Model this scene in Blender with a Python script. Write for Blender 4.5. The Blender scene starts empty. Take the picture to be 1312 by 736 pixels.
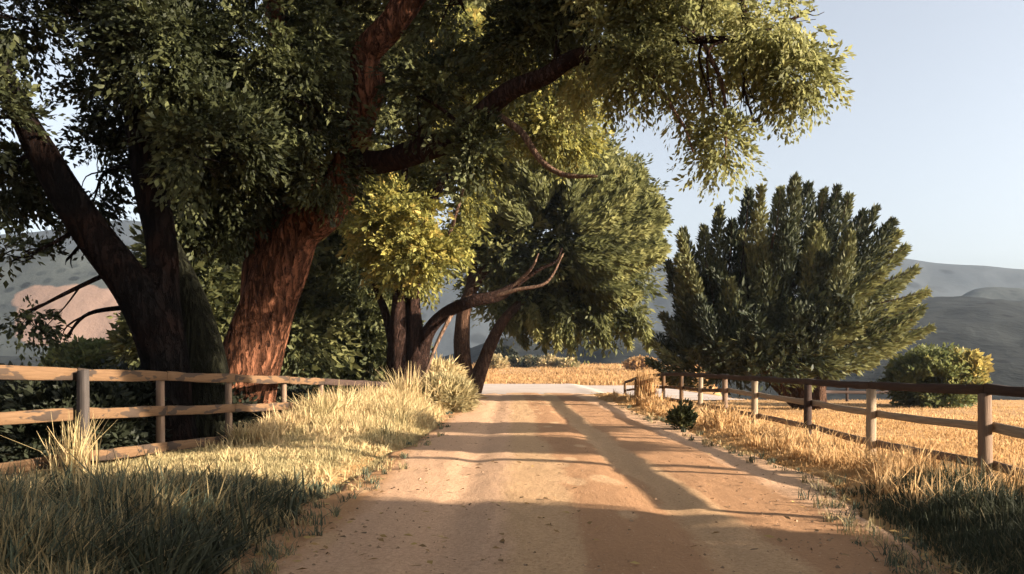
import bpy, math
import numpy as np

F, CX, HY, EYE = 1000.0, 656.0, 470.0, 1.6      # focal length / principal column / horizon row of the photograph, eye height
SUN_EL = math.radians(15.2)
SUN_AZ = math.radians(108.0)                      # clockwise from +Y: sun stands to the right
rng = np.random.default_rng(7)
scene = bpy.context.scene
col = scene.collection


def P(px, py, d):
    return np.array(((px - CX) / F * d, d, EYE - (py - HY) / F * d))


def smooth(t):
    t = np.clip(t, 0, 1)
    return t * t * (3 - 2 * t)


# ------------------------------------------------------------------ noise
_perm = np.random.default_rng(3).random((64, 64, 64))


def vnoise(x, y, z):
    """smooth value noise 0..1, period 64"""
    x, y, z = (np.asarray(a, float) for a in (x, y, z))
    xi, yi, zi = (np.floor(a).astype(int) for a in (x, y, z))
    fx, fy, fz = x - xi, y - yi, z - zi
    fx, fy, fz = (f * f * (3 - 2 * f) for f in (fx, fy, fz))
    r = 0
    for dx in (0, 1):
        for dy in (0, 1):
            for dz in (0, 1):
                w = (fx if dx else 1 - fx) * (fy if dy else 1 - fy) * (fz if dz else 1 - fz)
                r = r + w * _perm[(xi + dx) % 64, (yi + dy) % 64, (zi + dz) % 64]
    return r


def fbm(x, y, z=0.0, o=4):
    a, s, r = 0.5, 1.0, 0.0
    for i in range(o):
        r = r + a * (vnoise(np.asarray(x) * s + 11.3 * i, np.asarray(y) * s + 5.7 * i, np.asarray(z) * s + 3.1 * i) - 0.5)
        a *= 0.5
        s *= 2.03
    return r


# ------------------------------------------------------------------ object helpers
def tag(o, label=None, cat=None, group=None, kind=None):
    if label:
        o['label'] = label
    if cat:
        o['category'] = cat
    if group:
        o['group'] = group
    if kind:
        o['kind'] = kind
    return o


def thing(name, label, cat, loc=(0, 0, 0), group=None):
    o = bpy.data.objects.new(name, None)
    o.empty_display_size = 0.3
    o.location = [float(v) for v in loc]
    col.objects.link(o)
    return tag(o, label, cat, group)


def mesh_obj(name, V, Q, mat, parent=None, tint=None, uv=None, smooth_shade=False):
    """one mesh object from an (n,3) vertex array (world space) and an (m,4) quad array"""
    V = np.asarray(V, np.float32)
    Q = np.asarray(Q, np.int32)
    if parent is not None:
        V = V - np.array(parent.location, np.float32)
    me = bpy.data.meshes.new(name)
    me.vertices.add(len(V))
    me.vertices.foreach_set('co', V.ravel())
    me.loops.add(Q.size)
    me.loops.foreach_set('vertex_index', Q.ravel())
    me.polygons.add(len(Q))
    me.polygons.foreach_set('loop_start', np.arange(0, Q.size, 4, dtype=np.int32))
    if smooth_shade:
        me.polygons.foreach_set('use_smooth', np.ones(len(Q), bool))
    me.update(calc_edges=True)
    if tint is not None:
        a = me.attributes.new('tint', 'FLOAT', 'POINT')
        a.data.foreach_set('value', np.asarray(tint, np.float32))
    if uv is not None:
        l = me.uv_layers.new(name='UVMap')
        l.data.foreach_set('uv', np.asarray(uv, np.float32)[Q.ravel()].ravel())
    me.materials.append(mat)
    o = bpy.data.objects.new(name, me)
    col.objects.link(o)
    if parent is not None:
        o.parent = parent
    return o


class Acc:
    """collects quads into one mesh"""
    def __init__(self):
        self.V, self.Q, self.U, self.n = [], [], [], 0

    def add(self, V, Q, U=None):
        V = np.asarray(V, float)
        self.V.append(V)
        self.Q.append(np.asarray(Q) + self.n)
        self.U.append(np.zeros((len(V), 2)) if U is None else np.asarray(U, float))
        self.n += len(V)

    def build(self, name, mat, parent=None, smooth_shade=True):
        return mesh_obj(name, np.concatenate(self.V), np.concatenate(self.Q), mat, parent,
                        uv=np.concatenate(self.U), smooth_shade=smooth_shade)


def catmull(pts, n):
    pts = np.asarray(pts, float)
    m = len(pts)
    ext = np.vstack([2 * pts[0] - pts[1], pts, 2 * pts[-1] - pts[-2]])
    out = []
    for t in np.linspace(0, m - 1, n):
        i = min(int(t), m - 2)
        u = t - i
        a, b, c, d = ext[i:i + 4]
        out.append(0.5 * (2 * b + (c - a) * u + (2 * a - 5 * b + 4 * c - d) * u * u + (3 * b - a - 3 * c + d) * u ** 3))
    return np.array(out)


def tube(acc, pts, radii, nseg=8, nrow=None, rough=0.0, seed=0.0):
    pts = np.asarray(pts, float)
    radii = np.asarray(radii, float)
    nrow = nrow or max(4, len(pts) * 4)
    C = catmull(np.column_stack([pts, radii]), nrow)
    ctr, rad = C[:, :3], np.maximum(C[:, 3], 0.002)
    T = np.gradient(ctr, axis=0)
    T /= np.linalg.norm(T, axis=1)[:, None] + 1e-9
    ref = np.array([0.3, 1.0, 0.1])
    A = np.cross(T, ref)
    A /= np.linalg.norm(A, axis=1)[:, None] + 1e-9
    B = np.cross(T, A)
    th = np.linspace(0, 2 * math.pi, nseg, endpoint=False)
    R = np.repeat(rad[:, None], nseg, 1)
    if rough:
        s = np.arange(nrow)[:, None] * 0.22
        k = 1 + rough * (0.9 * np.sin(3 * th[None] + s * 0.7 + seed) + 0.6 * np.sin(7 * th[None] - s + seed * 2) +
                         2.2 * (vnoise(th[None] * 1.6 + seed, s * 0.8 + 0 * th[None], seed) - 0.5))
        R = R * k
    V = ctr[:, None] + R[..., None] * (np.cos(th)[None, :, None] * A[:, None] + np.sin(th)[None, :, None] * B[:, None])
    lens = np.concatenate([[0], np.cumsum(np.linalg.norm(np.diff(ctr, axis=0), axis=1))])
    U = np.stack([np.repeat(lens[:, None], nseg, 1), np.repeat((th / (2 * math.pi))[None] * 2 * math.pi * rad.mean(), nrow, 0)], -1)
    idx = np.arange(nrow * nseg).reshape(nrow, nseg)
    a, b = idx[:-1], idx[1:]
    Q = np.stack([a, np.roll(a, -1, 1), np.roll(b, -1, 1), b], -1).reshape(-1, 4)
    acc.add(V.reshape(-1, 3), Q, U.reshape(-1, 2))
    # end caps
    k = nseg // 2
    n0 = acc.n - nrow * nseg
    for row, e, sgn in ((nrow - 1, ctr[-1] + T[-1] * rad[-1] * 0.5, 1), (0, ctr[0] - T[0] * rad[0] * 0.3, -1)):
        b = n0 + row * nseg
        tip = acc.n
        acc.add([e], np.zeros((0, 4), int))
        q = [[b + (2 * i) % nseg, b + (2 * i + 1) % nseg, b + (2 * i + 2) % nseg, tip][::sgn] for i in range(k)]
        acc.Q.append(np.array(q))
    return ctr


# ------------------------------------------------------------------ materials
class NT:
    def __init__(self, mat):
        self.nt = mat.node_tree
        self.nt.nodes.clear()

    def n(self, t, **kw):
        nd = self.nt.nodes.new(t)
        for k, v in kw.items():
            if k.startswith('i_'):
                key = k[2:]
                nd.inputs[int(key) if key.isdigit() else key.replace('_', ' ')].default_value = v
            else:
                setattr(nd, k, v)
        return nd

    def l(self, a, b):
        self.nt.links.new(a, b)

    def ramp(self, fac, stops, interp='LINEAR'):
        r = self.n('ShaderNodeValToRGB')
        r.color_ramp.interpolation = interp
        el = r.color_ramp.elements
        while len(el) < len(stops):
            el.new(0.5)
        for e, (p, c) in zip(el, stops):
            e.position = p
            e.color = (*c, 1) if len(c) == 3 else c
        self.l(fac, r.inputs[0])
        return r.outputs[0]

    def noise(self, vec, scale, detail=4, rough=0.55, dist=0.0):
        nd = self.n('ShaderNodeTexNoise')
        nd.inputs['Scale'].default_value = scale
        nd.inputs['Detail'].default_value = detail
        nd.inputs['Roughness'].default_value = rough
        nd.inputs['Distortion'].default_value = dist
        if vec is not None:
            self.l(vec, nd.inputs['Vector'])
        return nd.outputs[0]

    def mapping(self, vec, scale=(1, 1, 1), rot=(0, 0, 0)):
        m = self.n('ShaderNodeMapping')
        m.inputs['Scale'].default_value = scale
        m.inputs['Rotation'].default_value = rot
        self.l(vec, m.inputs['Vector'])
        return m.outputs[0]

    def mix(self, fac, a, b, mode='MIX'):
        m = self.n('ShaderNodeMix', data_type='RGBA', blend_type=mode)
        for s, v in ((m.inputs[0], fac), (m.inputs[6], a), (m.inputs[7], b)):
            if hasattr(v, 'is_linked'):
                self.l(v, s)
            elif isinstance(v, (int, float)):
                s.default_value = v
            else:
                s.default_value = (*v, 1)
        return m.outputs[2]

    def math(self, op, a, b=0.0, c=None):
        m = self.n('ShaderNodeMath', operation=op)
        for s, v in zip(m.inputs, (a, b, c)):
            if v is None:
                continue
            if hasattr(v, 'is_linked'):
                self.l(v, s)
            else:
                s.default_value = v
        return m.outputs[0]

    def bump(self, h, strength, dist):
        b = self.n('ShaderNodeBump')
        b.inputs['Strength'].default_value = strength
        b.inputs['Distance'].default_value = dist
        self.l(h, b.inputs['Height'])
        return b.outputs[0]

    def out(self, color, rough=0.85, normal=None, spec=0.25, transl=0.0, tcol=None):
        p = self.n('ShaderNodeBsdfPrincipled')
        p.inputs['Roughness'].default_value = rough
        p.inputs['Specular IOR Level'].default_value = spec
        self.l(color, p.inputs['Base Color'])
        if normal is not None:
            self.l(normal, p.inputs['Normal'])
        o = self.n('ShaderNodeOutputMaterial')
        if transl:
            t = self.n('ShaderNodeBsdfTranslucent')
            self.l(tcol if tcol is not None else color, t.inputs[0])
            m = self.n('ShaderNodeMixShader')
            m.inputs[0].default_value = transl
            self.l(p.outputs[0], m.inputs[1])
            self.l(t.outputs[0], m.inputs[2])
            self.l(m.outputs[0], o.inputs[0])
        else:
            self.l(p.outputs[0], o.inputs[0])


def new_mat(name):
    m = bpy.data.materials.new(name)
    m.use_nodes = True
    return m, NT(m)


def leaf_mat(name, stops, transl=0.3, rough=0.6):
    m, t = new_mat(name)
    a = t.n('ShaderNodeAttribute', attribute_name='tint')
    c = t.ramp(a.outputs['Fac'], stops)
    t.out(c, rough=rough, spec=0.2, transl=transl)
    return m


def bark_mat(name, dark, light, scale=1.0, mottle=None):
    m, t = new_mat(name)
    g = t.n('ShaderNodeTexCoord')
    v = t.mapping(g.outputs['Object'], (7 * scale, 7 * scale, 2.0 * scale))
    n1 = t.noise(v, 1.6, 6, 0.65, 0.6)
    n2 = t.noise(t.mapping(g.outputs['Object'], (20, 20, 3)), 2.0, 3)
    vo = t.n('ShaderNodeTexVoronoi', feature='DISTANCE_TO_EDGE')
    vo.inputs['Scale'].default_value = 1.0
    t.l(t.mapping(t.mix(.3, g.outputs['Object'], n1), (8.5 * scale, 8.5 * scale, .95 * scale)), vo.inputs['Vector'])
    crack = t.ramp(vo.outputs['Distance'], [(0.02, (0, 0, 0)), (0.16, (1, 1, 1))])
    h = t.math('ADD', t.math('ADD', n1, t.math('MULTIPLY', n2, 0.35)), t.math('MULTIPLY', crack, .7))
    c = t.ramp(n1, [(0.32, dark), (0.62, light)])
    if mottle:
        big = t.ramp(t.noise(g.outputs['Object'], 0.9, 3), [(0.45, (0, 0, 0)), (0.62, (1, 1, 1))])
        c = t.mix(big, c, mottle)
    c = t.mix(t.math('MULTIPLY', t.math('SUBTRACT', 1.0, crack), .7), c, tuple(v * .5 for v in dark))
    t.out(c, rough=0.95, spec=0.03, normal=t.bump(h, 1.0, 0.09))
    return m


def wood_mat(name, dark, light, wear_and_shade=None, seed=0.0):
    m, t = new_mat(name)
    uv = t.n('ShaderNodeUVMap', uv_map='UVMap')
    g = t.n('ShaderNodeTexCoord')
    v = t.mapping(uv.outputs[0], (1.2, 22, 1))
    n1 = t.noise(v, 2.2, 5, 0.6, 0.4)
    n2 = t.noise(g.outputs['Object'], 1.3, 4)
    c = t.ramp(n1, [(0.3, dark), (0.66, light)])
    if wear_and_shade:
        k = t.ramp(t.noise(t.mapping(uv.outputs[0], (1.0, 3.5, 1)), 1.7, 4, 0.5, 0.2), [(0.52, (0, 0, 0)), (0.54, (1, 1, 1))])
        c = t.mix(k, c, wear_and_shade)
    c = t.mix(t.math('MULTIPLY', n2, 0.5), c, dark)
    t.out(c, rough=0.85, spec=0.2, normal=t.bump(n1, 0.5, 0.012))
    return m


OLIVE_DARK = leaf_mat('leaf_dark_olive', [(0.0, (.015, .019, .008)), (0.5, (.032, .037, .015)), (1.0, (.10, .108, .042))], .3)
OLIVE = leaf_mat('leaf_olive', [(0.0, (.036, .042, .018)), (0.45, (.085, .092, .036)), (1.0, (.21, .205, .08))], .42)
OLIVE_SUNLIT = leaf_mat('leaf_olive_sunlit', [(0.0, (.11, .115, .046)), (0.4, (.235, .235, .092)), (1.0, (.34, .32, .13))], .55)  # olive leaves with sunlight put into the colour
YELLOW = leaf_mat('leaf_yellow_green', [(0.0, (.08, .085, .03)), (0.45, (.2, .195, .055)), (0.8, (.33, .29, .075)), (1.0, (.45, .34, .1))], .45)
CEDAR = leaf_mat('leaf_cedar', [(0.0, (.024, .03, .015)), (0.5, (.042, .048, .021)), (1.0, (.13, .13, .05))], .15)
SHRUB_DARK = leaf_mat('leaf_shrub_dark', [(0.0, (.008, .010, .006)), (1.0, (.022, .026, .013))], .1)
GREEN_BUSH = leaf_mat('leaf_green_bush', [(0.0, (.08, .095, .036)), (0.6, (.16, .17, .06)), (1.0, (.28, .26, .085))], .45)
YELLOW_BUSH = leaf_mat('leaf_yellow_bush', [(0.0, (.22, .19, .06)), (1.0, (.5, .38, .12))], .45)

BARK_BLACK = bark_mat('bark_black', (.004, .0035, .0035), (.011, .009, .0085), mottle=(.016, .009, .007))  # bark blackened in place of shade on the far left limbs
BARK_RED = bark_mat('bark_red_brown', (.012, .0065, .005), (.21, .088, .048))
BARK_BROWN = bark_mat('bark_brown', (.022, .013, .011), (.05, .028, .021), 1.4)
BARK_WARM = bark_mat('bark_warm', (.07, .038, .026), (.15, .085, .055), 1.5)
BARK_MOSS = bark_mat('bark_moss', (.008, .008, .006), (.017, .017, .010))
TWIG = bark_mat('bark_pale', (.14, .085, .06), (.3, .19, .13), 2)

WOOD_TAN = wood_mat('fence_wood_tan', (.09, .05, .025), (.155, .09, .047), wear_and_shade=(.028, .022, .019))  # dark blotches stand for weathering and dappled shade on the rails
WOOD_POST = wood_mat('fence_wood_post', (.13, .085, .06), (.24, .16, .105))
WOOD_SHADED = wood_mat('fence_wood_shaded', (.035, .029, .027), (.075, .062, .055))  # darker post wood, the shade on the post put into its colour
WOOD_DARK = wood_mat('fence_wood_dark', (.028, .017, .013), (.06, .036, .027))
WOOD_GREY = wood_mat('fence_wood_grey', (.19, .145, .10), (.36, .27, .18))

DRY = leaf_mat('grass_dry', [(0.0, (.27, .23, .12)), (0.45, (.40, .32, .16)), (1.0, (.53, .39, .21))], .38, .7)
DRY_GOLD = leaf_mat('grass_golden', [(0.0, (.34, .20, .085)), (0.5, (.48, .295, .13)), (1.0, (.6, .40, .2))], .5, .7)
SHADE_GRASS = leaf_mat('grass_shade_grey', [(0.0, (.05, .062, .042)), (0.42, (.10, .115, .075)), (0.58, (.24, .19, .095)), (1.0, (.38, .28, .14))], .2, .7)  # grey green and khaki with the near left shadow put into the colour
SHADE_GREEN_GRASS = leaf_mat('grass_shade_green', [(0.0, (.03, .034, .02)), (0.6, (.06, .065, .036)), (0.85, (.2, .155, .08)), (1.0, (.33, .24, .12))], .2, .7)  # green blades darkened by the near right shadow put into their colour


def ground_mat():
    m, t = new_mat('ground_soil_and_straw')
    g = t.n('ShaderNodeTexCoord')
    n1 = t.noise(g.outputs['Object'], 0.35, 5, 0.6)
    n2 = t.noise(g.outputs['Object'], 6.0, 6, 0.7)
    c = t.ramp(n1, [(0.35, (.33, .19, .085)), (0.5, (.41, .245, .115)), (0.68, (.46, .29, .145))])
    c = t.mix(t.ramp(n2, [(0.35, (1, 1, 1)), (0.6, (0, 0, 0))]), c, (.27, .16, .075))
    lp = t.ramp(t.noise(t.mapping(g.outputs['Object'], (.02, .12, 1)), 1.0, 3), [(0.4, (0, 0, 0)), (0.6, (1, 1, 1))])
    c = t.mix(t.math('MULTIPLY', lp, 0.35), c, (.5, .26, .075))
    t.out(c, rough=1.0, spec=0.1, normal=t.bump(n2, 0.9, 0.06))
    return m


def road_mat():
    m, t = new_mat('road_dirt')
    g = t.n('ShaderNodeTexCoord')
    ob = g.outputs['Object']
    sep = t.n('ShaderNodeSeparateXYZ')
    t.l(ob, sep.inputs[0])
    wob = t.noise(t.mapping(ob, (.6, .16, 1)), 1.0, 4)
    fine = t.noise(t.mapping(ob, (3.0, 1.1, 1)), 2.0, 4, .6)
    x = t.math('ADD', sep.outputs[0], t.math('MULTIPLY', t.math('SUBTRACT', wob, 0.5), 1.0))
    x = t.math('ADD', x, t.math('MULTIPLY', t.math('SUBTRACT', fine, 0.5), 0.25))
    u = t.math('MULTIPLY', t.math('ADD', x, 2.6), 1 / 7.4)          # 0 at the left verge, 1 at the right
    peach, ochre, tan, rust = (.53, .335, .21), (.37, .205, .10), (.47, .30, .165), (.36, .20, .105)
    c = t.ramp(u, [(0.0, ochre), (0.09, ochre), (0.13, peach), (0.33, peach), (0.36, tan), (0.43, tan),
                   (0.45, rust), (0.56, rust), (0.58, tan), (0.64, tan), (0.66, rust), (0.80, rust), (0.83, peach), (1.0, tan)])
    # washed-out patches in the crown of the road
    vo = t.n('ShaderNodeTexVoronoi', feature='SMOOTH_F1')
    vo.inputs['Scale'].default_value = 1.0
    t.l(t.mapping(t.mix(0.25, ob, wob), (2.6, 1.0, 1)), vo.inputs['Vector'])
    blot = t.ramp(vo.outputs['Distance'], [(0.18, (1, 1, 1)), (0.27, (0, 0, 0))])
    mid = t.ramp(u, [(0.40, (0, 0, 0)), (0.45, (1, 1, 1)), (0.60, (1, 1, 1)), (0.64, (0, 0, 0))])
    edge = t.ramp(u, [(0.0, (1, 1, 1)), (0.16, (1, 1, 1)), (0.2, (0, 0, 0))])
    c = t.mix(t.math('MULTIPLY', t.math('MULTIPLY', blot, t.math('ADD', mid, edge)), 0.9), c, (.50, .32, .18))
    gn = t.noise(ob, 26.0, 6, 0.75)
    c = t.mix(t.ramp(gn, [(0.40, (0.45, 0.45, 0.45)), (0.58, (0, 0, 0))]), c, (.25, .135, .07))
    st = t.n('ShaderNodeTexVoronoi')
    st.inputs['Scale'].default_value = 11.0
    t.l(ob, st.inputs['Vector'])
    c = t.mix(t.ramp(st.outputs['Distance'], [(0.07, (.7, .7, .7)), (0.13, (0, 0, 0))]), c, (.5, .36, .24))
    h = t.math('ADD', t.math('MULTIPLY', gn, 0.6), t.noise(t.mapping(ob, (2.2, .7, 1)), 1.5, 4))
    t.out(c, rough=1.0, spec=0.1, normal=t.bump(h, 0.55, 0.05))
    return m


def gravel_mat():
    m, t = new_mat('road_pale_gravel')
    g = t.n('ShaderNodeTexCoord')
    n = t.noise(t.mapping(g.outputs['Object'], (.2, .6, 1)), 1.5, 5)
    c = t.ramp(n, [(0.35, (.33, .27, .23)), (0.65, (.42, .35, .30))])
    t.out(c, rough=0.95, spec=0.2, normal=t.bump(t.noise(g.outputs['Object'], 9, 4), .3, .03))
    return m


def hill_mat(name, a, b, scale, patch=None):
    m, t = new_mat(name)
    g = t.n('ShaderNodeTexCoord')
    n = t.noise(g.outputs['Object'], scale, 6, 0.65)
    c = t.ramp(n, [(0.38, a), (0.62, b)])
    vo = t.n('ShaderNodeTexVoronoi')
    vo.inputs['Scale'].default_value = scale * 3.2
    t.l(g.outputs['Object'], vo.inputs['Vector'])
    dots = t.math('MULTIPLY', t.ramp(vo.outputs['Distance'], [(0.22, (1, 1, 1)), (0.34, (0, 0, 0))]), t.ramp(t.noise(g.outputs['Object'], scale * .6, 4), [(.42, (0, 0, 0)), (.58, (1, 1, 1))]))
    c = t.mix(t.math('MULTIPLY', dots, .95), c, tuple(v * .3 for v in a))
    if patch:
        at = t.n('ShaderNodeAttribute', attribute_name='tint')
        k = t.math('ADD', at.outputs['Fac'], t.math('MULTIPLY', t.math('SUBTRACT', t.noise(g.outputs['Object'], scale * 1.5, 5), 0.5), 0.7))
        c = t.mix(t.ramp(k, [(0.42, (0, 0, 0)), (0.5, (1, 1, 1))]), c, patch)
    t.out(c, rough=1.0, spec=0.05, normal=t.bump(n, 0.6, 4.0))
    return m


# ------------------------------------------------------------------ terrain
def road_left(y):
    return -2.12 - .25 * (1 - smooth((np.asarray(y) - 6) / 5)) + 0.12 * np.sin(np.asarray(y) * 0.45) + 0.05 * np.sin(np.asarray(y) * 1.7) + .5 * fbm(np.asarray(y) * .9, 3.3, 1.0, 4)


def road_right(y):
    y = np.asarray(y, float)
    return 3.55 + .15 * smooth((y - 5.0) / 4.5) + .6 * smooth((y - 8.0) / 3.5) - .2 * smooth((y - 17) / 8) + .25 * smooth((y - 14) / 16) + 0.12 * np.sin(y * 0.6 + 1) + 0.05 * np.sin(y * 1.9) + .5 * fbm(y * .8, 7.7, 2.0, 4)


def fence_x_left(y):
    return -6.4 + 2.2 * np.clip((np.asarray(y, float) - 11.5) / 16.5, -0.6, 1.3)


LANE_Y0, LANE_Y1 = 44.0, 71.0


def height(x, y, cut=True):
    x, y = np.broadcast_arrays(np.asarray(x, float), np.asarray(y, float))
    h = 0.04 * fbm(x * .5, y * .5, 1.0, 3) * np.clip((70 - y) / 30, 0.0, 1)
    near = 1 - smooth((y - 36) / 10)
    tl = road_left(y) - x
    h = h + near * np.where(tl > 0, (.10 + .1 * smooth((y - 14) / 8)) * smooth(tl / 1.3) - (.10 + .40 * smooth((y - 11) / 16)) * smooth((tl - 2.0) / 2.5), 0)
    tr = x - road_right(y)
    h = h + np.where(tr > 0, .06 * smooth(tr / .8) - .40 * smooth((tr - .7) / 1.8), 0) * (1 - smooth((y - 60) / 20))
    h = h + .75 * np.exp(-(((x + 4.2) / 2.2) ** 2 + ((y - 39) / 3.0) ** 2))          # knoll under the forked brown tree
    h = h + 1.9 * smooth((y - 76) / 85) * (1 - smooth((x - 40) / 60))
    wr = smooth((x - .22 * y - 2) / 6)
    h = h - 5.5 * wr * smooth((y - 45) / 16)
    wl = smooth((-x - .35 * y + 2) / 8)
    h = h - 1.5 * wl * smooth((y - 30) / 25)
    if cut:
        inside = (x > road_left(y) - .15) & (x < road_right(y) + .15) & (y < LANE_Y0 + 1)
        lane = (y > LANE_Y0 - .2) & (y < LANE_Y1 + .2) & (x > -46) & (x < 14)
        h = h - np.where(inside | lane, .07, 0)
    return h


def hz(x, y):
    return float(height(x, y, False))


def grid_obj(name, X, Y, Z, mat, tint=None):
    r, c = X.shape
    idx = np.arange(r * c).reshape(r, c)
    Q = np.stack([idx[:-1, :-1], idx[:-1, 1:], idx[1:, 1:], idx[1:, :-1]], -1).reshape(-1, 4)
    return mesh_obj(name, np.stack([X, Y, Z], -1).reshape(-1, 3), Q, mat, smooth_shade=True, tint=tint)


xs = np.concatenate([-np.geomspace(2500, 34, 26), np.linspace(-32, 40, 361), np.geomspace(42, 2500, 26)])
ys = np.concatenate([-np.geomspace(300, 12, 10), np.linspace(-10, 60, 281), np.linspace(61, 180, 80), np.geomspace(190, 3000, 24)])
X, Y = np.meshgrid(xs, ys)
tag(grid_obj('ground', X, Y, height(X, Y), ground_mat()), kind='structure')

ry = np.linspace(-12, LANE_Y0 + 2.0, 620)
ru = np.linspace(0, 1, 100)
Yr, Ur = np.meshgrid(ry, ru, indexing='ij')
Xl, Xr = road_left(Yr) - .1, road_right(Yr) + .1
flare = smooth((Yr - 36) / 9)
Xr_ = Xl + (Xr - Xl) * Ur
ruts = -.035 * np.exp(-((Xr_ + 0.6) / .28) ** 2) - .035 * np.exp(-((Xr_ - 1.7) / .28) ** 2)
Zr = .03 + ruts + .03 * np.sin(Ur * math.pi) + .035 * fbm(Xr_ * 1.1, Yr * .5, 4.0, 4) + .022 * fbm(Xr_ * 5, Yr * 3.2, 8.0, 3) - .06 * (Ur < .02) - .06 * (Ur > .98)
tag(grid_obj('dirt_road', Xr_, Yr, Zr, road_mat()), kind='structure')
Xc, Yc = np.meshgrid(np.linspace(-45, 13.5, 120), np.linspace(LANE_Y0 + .6, LANE_Y1, 40))
tag(grid_obj('gravel_road', Xc, Yc, height(Xc, Yc, False) + .034 * np.ones_like(Xc), gravel_mat()), kind='structure')


# ------------------------------------------------------------------ hills
def hill(name, crest, d0, d1, d2, zbase, mat, amp, seed, patch=None):
    px = np.arange(-700, 2001, 6.0)
    cp = np.array(crest, float)
    py = np.interp(px, cp[:, 0], cp[:, 1])
    k = np.ones(9) / 9
    py = np.convolve(np.pad(py, 4, mode='edge'), k, 'valid')
    s = np.concatenate([np.linspace(0, 1, 34), np.linspace(1, 2, 14)[1:]])
    d = np.where(s <= 1, d0 + (d1 - d0) * s, d1 + (d2 - d1) * (s - 1))
    PX, S = np.meshgrid(px, s)
    D = np.repeat(d[:, None], len(px), 1)
    ztop = EYE - (py - HY) / F * d1
    prof = np.where(S <= 1, smooth(S) * .45 + S * .55, 1 - smooth((S - 1)))
    Z = zbase + (ztop[None] - zbase) * prof
    Xw = (PX - CX) / F * D
    Z = Z + amp * fbm(Xw / (d1 * .05), D / (d1 * .05), seed, 5) * (1 - .75 * np.exp(-((S - 1) / .1) ** 2)) * np.minimum(S * 3, 1)
    t = None
    if patch is not None:
        PYs = HY - (Z - EYE) / D * F
        t = np.exp(-(((PX - patch[0]) / patch[2]) ** 4 + ((PYs - patch[1]) / patch[3]) ** 4)).ravel()
    return tag(grid_obj(name, Xw, D, Z, mat, tint=t), kind='structure')


hill('hill', [(-700, 445), (0, 456), (90, 459), (160, 466), (300, 470), (550, 462), (600, 448), (640, 432), (740, 430), (786, 404),
              (832, 426), (950, 425), (1060, 414), (1120, 394), (1180, 381), (1250, 381), (1312, 387), (1500, 400), (2000, 420)],
     88, 340, 420, -6.5, hill_mat('hill_scrub_dark', (.010, .0115, .0115), (.019, .021, .0205), .05), 5, 2.0)
hill('hill', [(-700, 330), (0, 330), (70, 318), (190, 330), (300, 380), (420, 460), (560, 520), (1120, 520), (1190, 420), (1228, 376),
              (1270, 367), (1312, 371), (1500, 385), (2000, 430)],
     360, 470, 560, -8, hill_mat('hill_scrub', (.03, .034, .034), (.042, .047, .044), .03, (.16, .105, .08)), 7, 5.0, patch=(90, 405, 75, 42))
hill('mountain', [(-700, 320), (0, 302), (60, 296), (120, 286), (165, 279), (205, 290), (300, 325), (420, 345), (620, 350), (800, 342),
                  (870, 333), (1000, 324), (1150, 330), (1200, 338), (1312, 345), (1500, 352), (2000, 380)],
     480, 640, 760, -8, hill_mat('mountain_hazed_grey', (.035, .042, .05), (.048, .055, .062), .012), 10, 9.0)  # blue grey of the distant haze put into the slope colour


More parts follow.
